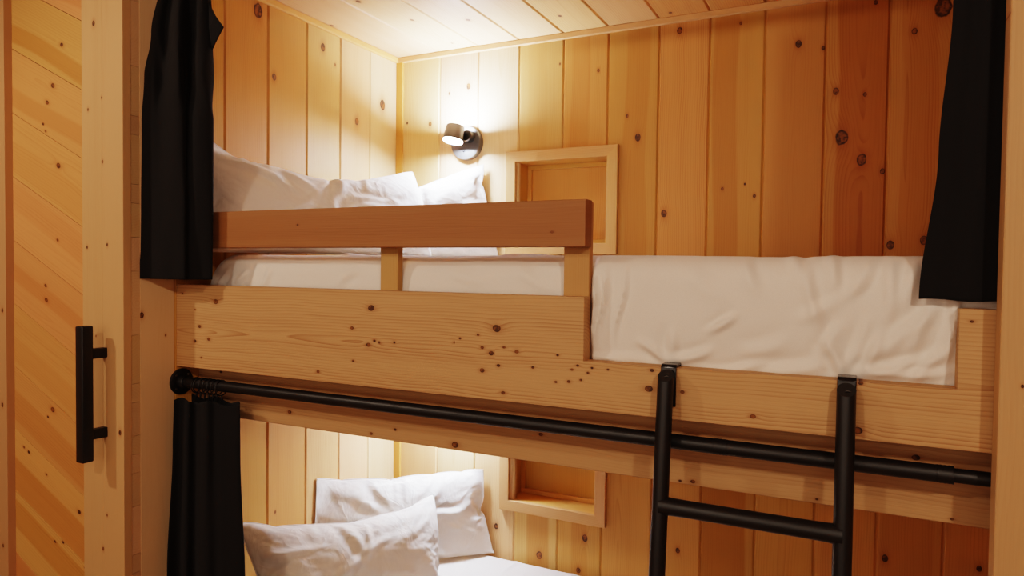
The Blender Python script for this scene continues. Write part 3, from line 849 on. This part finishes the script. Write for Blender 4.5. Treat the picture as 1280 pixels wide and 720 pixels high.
def rings(cur, zrod, xs, ztop, P):
    for k, x in enumerate(xs):
        tl = math.radians(random.uniform(-14, 14))
        rr = .021; c = Vector((x, 1.344, zrod - .005))
        path = []
        for i in range(28):
            a = 2 * math.pi * i / 28
            path.append(c + Vector((math.sin(tl) * math.cos(a) * rr, math.cos(tl) * math.cos(a) * rr, math.sin(a) * rr)))
        r_ = tube(path, .0014, 8, True, 'curtain_ring', M['black'], cur)
        zb = c.z - rr
        tube([(x, 1.344, zb), (x + .001, 1.344, zb - .006), (x, 1.344, ztop - .004)], .0022, 8, False, 'clip', M['gloss'], r_)

def pts(lst, py):      # (pixel x, depth) -> plan points
    return [tuple(onY(px, py, yy).xy) for px, yy in lst]
# upper left: bunched at the left end, pulled out in front of the board
r0 = [(CZ + .775, pts([(197, 1.30), (205, 1.275), (216, 1.30), (226, 1.27), (238, 1.30), (246, 1.30), (254, 1.285), (262, 1.315), (252, 1.335), (235, 1.325), (222, 1.34), (205, 1.33)], 8)),
      (CZ + .62, pts([(183, 1.265), (196, 1.25), (209, 1.275), (222, 1.245), (236, 1.29), (243, 1.30), (250, 1.275), (266, 1.31), (252, 1.335), (235, 1.322), (222, 1.335), (205, 1.32)], 70)),
      (CZ + .50, pts([(176, 1.235), (190, 1.235), (205, 1.258), (222, 1.238), (230, 1.268), (238, 1.300), (250, 1.265), (267, 1.305), (252, 1.326), (235, 1.318), (222, 1.322), (205, 1.30)], 110)),
      (CZ + .38, pts([(174.5, 1.225), (188, 1.232), (203, 1.245), (219, 1.240), (229, 1.250), (233, 1.272), (248, 1.270), (266.5, 1.302), (252, 1.324), (235, 1.316), (222, 1.312), (205, 1.285)], 160)),
      (CZ + .15, pts([(174.5, 1.222), (187, 1.232), (202, 1.238), (217, 1.240), (230, 1.248), (234, 1.266), (248, 1.275), (266, 1.302), (252, 1.322), (235, 1.314), (222, 1.305), (205, 1.275)], 250)),
      (CZ - .040, pts([(175, 1.220), (187, 1.232), (202, 1.234), (217, 1.242), (230, 1.246), (234, 1.262), (248, 1.280), (265, 1.302), (252, 1.321), (235, 1.312), (222, 1.300), (205, 1.265)], 345))]
cu1, P = curtain('black curtain bunched at the left end of the upper bunk', r0)
rings(cu1, ZRU, [-1.665 + .02 * k for k in range(6)], CZ + .775, P)
# loose folded corner that sticks out to the right near its top
q = [onY(262, 4, 1.30), onY(270, 20, 1.288), onY(280, 34, 1.29), onY(273, 47, 1.292), onY(266, 62, 1.302), onY(258, 40, 1.31)]
bm = bmesh.new(); vs = [bm.verts.new(v) for v in q]; c = bm.verts.new(sum(q, Vector()) / 6 + Vector((.0, -.008, 0)))
for i in range(6): bm.faces.new((vs[i], vs[(i + 1) % 6], c))
me = bpy.data.meshes.new('folded_corner'); bm.to_mesh(me); bm.free()
fo = link('folded_corner', me, M['curtain'], cu1); md = fo.modifiers.new('thickness', 'SOLIDIFY'); md.thickness = .004
md = fo.modifiers.new('subdivision', 'SUBSURF'); md.levels = md.render_levels = 2; md.subdivision_type = 'SIMPLE'
# upper right: flatter panel beside the post
def wave(P):
    nz, nc = P.shape[:2]
    u = np.linspace(0, 1, nc)[None]; v = np.linspace(0, 1, nz)[:, None]
    P[..., 1] += .0022 * np.sin(u * 7 + v * 1.5)
def hemR(P):
    nz, nc = P.shape[:2]; v = np.linspace(0, 1, nz)[:, None]
    u = np.linspace(0, 1, nc)[None]
    P[..., 2] += smoothstep(.8, 1, v) * (.0012 * np.sin(u * 9) - .002 * u)
r2 = [(CZ + .775, [(.142, 1.337), (.152, 1.33), (.165, 1.343), (.178, 1.331), (.192, 1.343), (.206, 1.332), (.222, 1.343)]),
      (CZ + .43, [(.1305, 1.338), (.146, 1.336), (.162, 1.341), (.178, 1.337), (.194, 1.341), (.21, 1.337), (.225, 1.341)]),
      (CZ + .2, [(.1165, 1.339), (.134, 1.337), (.154, 1.340), (.174, 1.337), (.19, 1.340), (.21, 1.337), (.226, 1.34)]),
      (CZ - .043, [(.094, 1.336), (.118, 1.335), (.140, 1.338), (.164, 1.335), (.188, 1.338), (.208, 1.335), (.228, 1.337)])]
cu2, P = curtain('flat black curtain hanging at the right, beside the pale post', r2, pleat=wave, zfun=hemR)
rings(cu2, ZRU, [.145 + .016 * k for k in range(5)], CZ + .775, P)
# lower left: pleated stack clipped on the rod
r3 = [(CZ - .372, pts([(217.5, 1.296), (226, 1.312), (235, 1.304), (243, 1.322), (250, 1.318), (258, 1.308), (268, 1.324), (280, 1.330), (299.5, 1.342), (280, 1.37), (262, 1.372), (240, 1.375)], 502)),
      (CZ - .50, pts([(216, 1.290), (226, 1.308), (234, 1.298), (243, 1.318), (250, 1.310), (258, 1.302), (268, 1.318), (280, 1.322), (300, 1.336), (280, 1.37), (262, 1.374), (240, 1.375)], 560)),
      (CZ - .85, pts([(209, 1.262), (222, 1.294), (232, 1.284), (242, 1.308), (250, 1.294), (259, 1.290), (270, 1.306), (282, 1.308), (306, 1.326), (282, 1.37), (262, 1.374), (240, 1.37)], 716)),
      (CZ - 1.28, pts([(206, 1.252), (221, 1.286), (232, 1.276), (242, 1.300), (250, 1.286), (260, 1.282), (271, 1.298), (284, 1.300), (308, 1.32), (284, 1.37), (262, 1.374), (240, 1.37)], 890))]
def topdip(P):
    nz, nc = P.shape[:2]; v = np.linspace(0, 1, nz)[:, None]; u = np.linspace(0, 1, nc)[None]
    P[..., 2] += smoothstep(.06, 0, v) * (.006 * np.sin(u * 26) - .004)
cu3, P = curtain('black pleated curtain clipped to the rod of the lower bunk', r3, zfun=topdip)
rings(cu3, ZR, [-1.652 + .0165 * k for k in range(7)], CZ - .372, P)

# ------------------------------------------------------------------ black ladder hooked over the board
lad = empty('ladder', (-.167, 1.17, 0), 'black metal ladder hooked over the notched front board', 'ladder')
lean = math.tan(math.radians(6.5))
def ly(z): return 1.308 - (CZ - .185 - z) * lean
ztop_ = CZ - .200
for x in (-.3195, -.0105):
    zb = .012
    n = 26; path = [(x, ly(ztop_ + .0), ztop_)]
    P0 = Vector((x, ly(ztop_), ztop_)); P1 = Vector((x, ly(zb), zb))
    r_ = tube([P0, P0 + (P1 - P0) * .5, P1], .0152, 24, False, 'rail', M['black'], lad, sy=1.0)
    bm = bmesh.new(); bm.from_mesh(r_.data)
    for v in bm.verts:                         # sloped cut at the top
        if v.co.z > ztop_ - .01: v.co.z += (v.co.y - P0.y) * .75
    bm.to_mesh(r_.data); bm.free()
    lathe([(0, 0), (.0175, 0), (.0175, .03), (.0155, .034), (0, .034)], (x, ly(zb), 0), (0, 0, 1), 20, 'rubber_foot', M['rubber'], r_)
    # flat hook: up the front face, over the board edge, down behind
    hw_ = .0150; ht = .004
    prof = [(1.3265, CZ - .262), (1.3265, CZ - .196), (1.3275, CZ - .187), (1.331, CZ - .1835), (1.3655, CZ - .1835), (1.3705, CZ - .186), (1.372, CZ - .192), (1.372, CZ - .235)]
    bm = bmesh.new(); rows_ = []
    for i, (yy, zz_) in enumerate(prof):
        rows_.append([bm.verts.new((x + s_ * hw_, yy, zz_)) for s_ in (-1, -.5, .5, 1)])
    for i in range(len(prof) - 1):
        for j in range(3): bm.faces.new((rows_[i][j], rows_[i][j + 1], rows_[i + 1][j + 1], rows_[i + 1][j]))
    bmesh.ops.recalc_face_normals(bm, faces=bm.faces)
    me = bpy.data.meshes.new('hook'); bm.to_mesh(me); bm.free()
    hk = link('hook', me, M['gloss'], lad); md = hk.modifiers.new('thickness', 'SOLIDIFY'); md.thickness = ht; md.offset = 0
    md = hk.modifiers.new('bevel', 'BEVEL'); md.width = .0012; md.segments = 2; smooth(hk, 50)
    tube([Vector((x + .002, ly(CZ - .215), CZ - .212)), Vector((x + .001, 1.3265, CZ - .205))], .011, 16, False, 'hook_bracket', M['gloss'], lad)
for k in range(5):
    z = CZ - .440 - .285 * k
    if z < .1: break
    y = ly(z)
    xs = np.linspace(-.3195, -.0105, 15)
    rr = [.0158 + .0025 * max(0, 1 - min(i, 14 - i) / 1.3) for i in range(15)]
    tube([(x, y, z) for x in xs], rr, 22, False, 'rung', M['black'], lad)

# ------------------------------------------------------------------ light
def spot(name, loc, target, power, col, size=.12, angle=150, blend=.6):
    l = bpy.data.lights.new(name, 'SPOT'); l.energy = power; l.color = col; l.shadow_soft_size = size
    l.spot_size = math.radians(angle); l.spot_blend = blend
    o = bpy.data.objects.new(name, l); COL.objects.link(o); o.location = loc
    d = Vector(target) - Vector(loc); o.rotation_euler = d.to_track_quat('-Z', 'Y').to_euler(); return o
WARM = (1.0, .84, .68)
spot('ceiling_light_left', (-2.3, -.05, ZC - .03), (-1.6, .9, .6), 42, WARM, .05)
spot('ceiling_light_middle', (-.9, -.75, ZC - .03), (-.7, .9, .8), 35, WARM, .05)
spot('ceiling_light_right', (.85, -.6, ZC - .03), (-.3, .9, .8), 55, WARM, .05)
al = bpy.data.lights.new('room_fill', 'AREA'); al.shape = 'RECTANGLE'; al.size = 3.6; al.size_y = 1.2; al.energy = 17; al.color = WARM
ao = bpy.data.objects.new('room_fill', al); COL.objects.link(ao); ao.location = (-.7, -1.5, 1.6)
ao.rotation_euler = (Vector((-.6, 1.3, 1.3)) - Vector((-.7, -1.5, 1.6))).to_track_quat('-Z', 'Y').to_euler()
wd_ = bpy.data.worlds.new('world'); SC.world = wd_; wd_.use_nodes = True
bg = wd_.node_tree.nodes.get('Background') or wd_.node_tree.nodes.new('ShaderNodeBackground')
bg.inputs[0].default_value = (1.0, .8, .6, 1); bg.inputs[1].default_value = 0.02
SC.view_settings.view_transform = 'Filmic'
SC.view_settings.look = 'High Contrast'
SC.view_settings.exposure = -0.12
SC.cycles.max_bounces = 8; SC.cycles.diffuse_bounces = 5
SC.cycles.use_denoising = True
SC.cycles.use_adaptive_sampling = True; SC.cycles.adaptive_threshold = 0.03
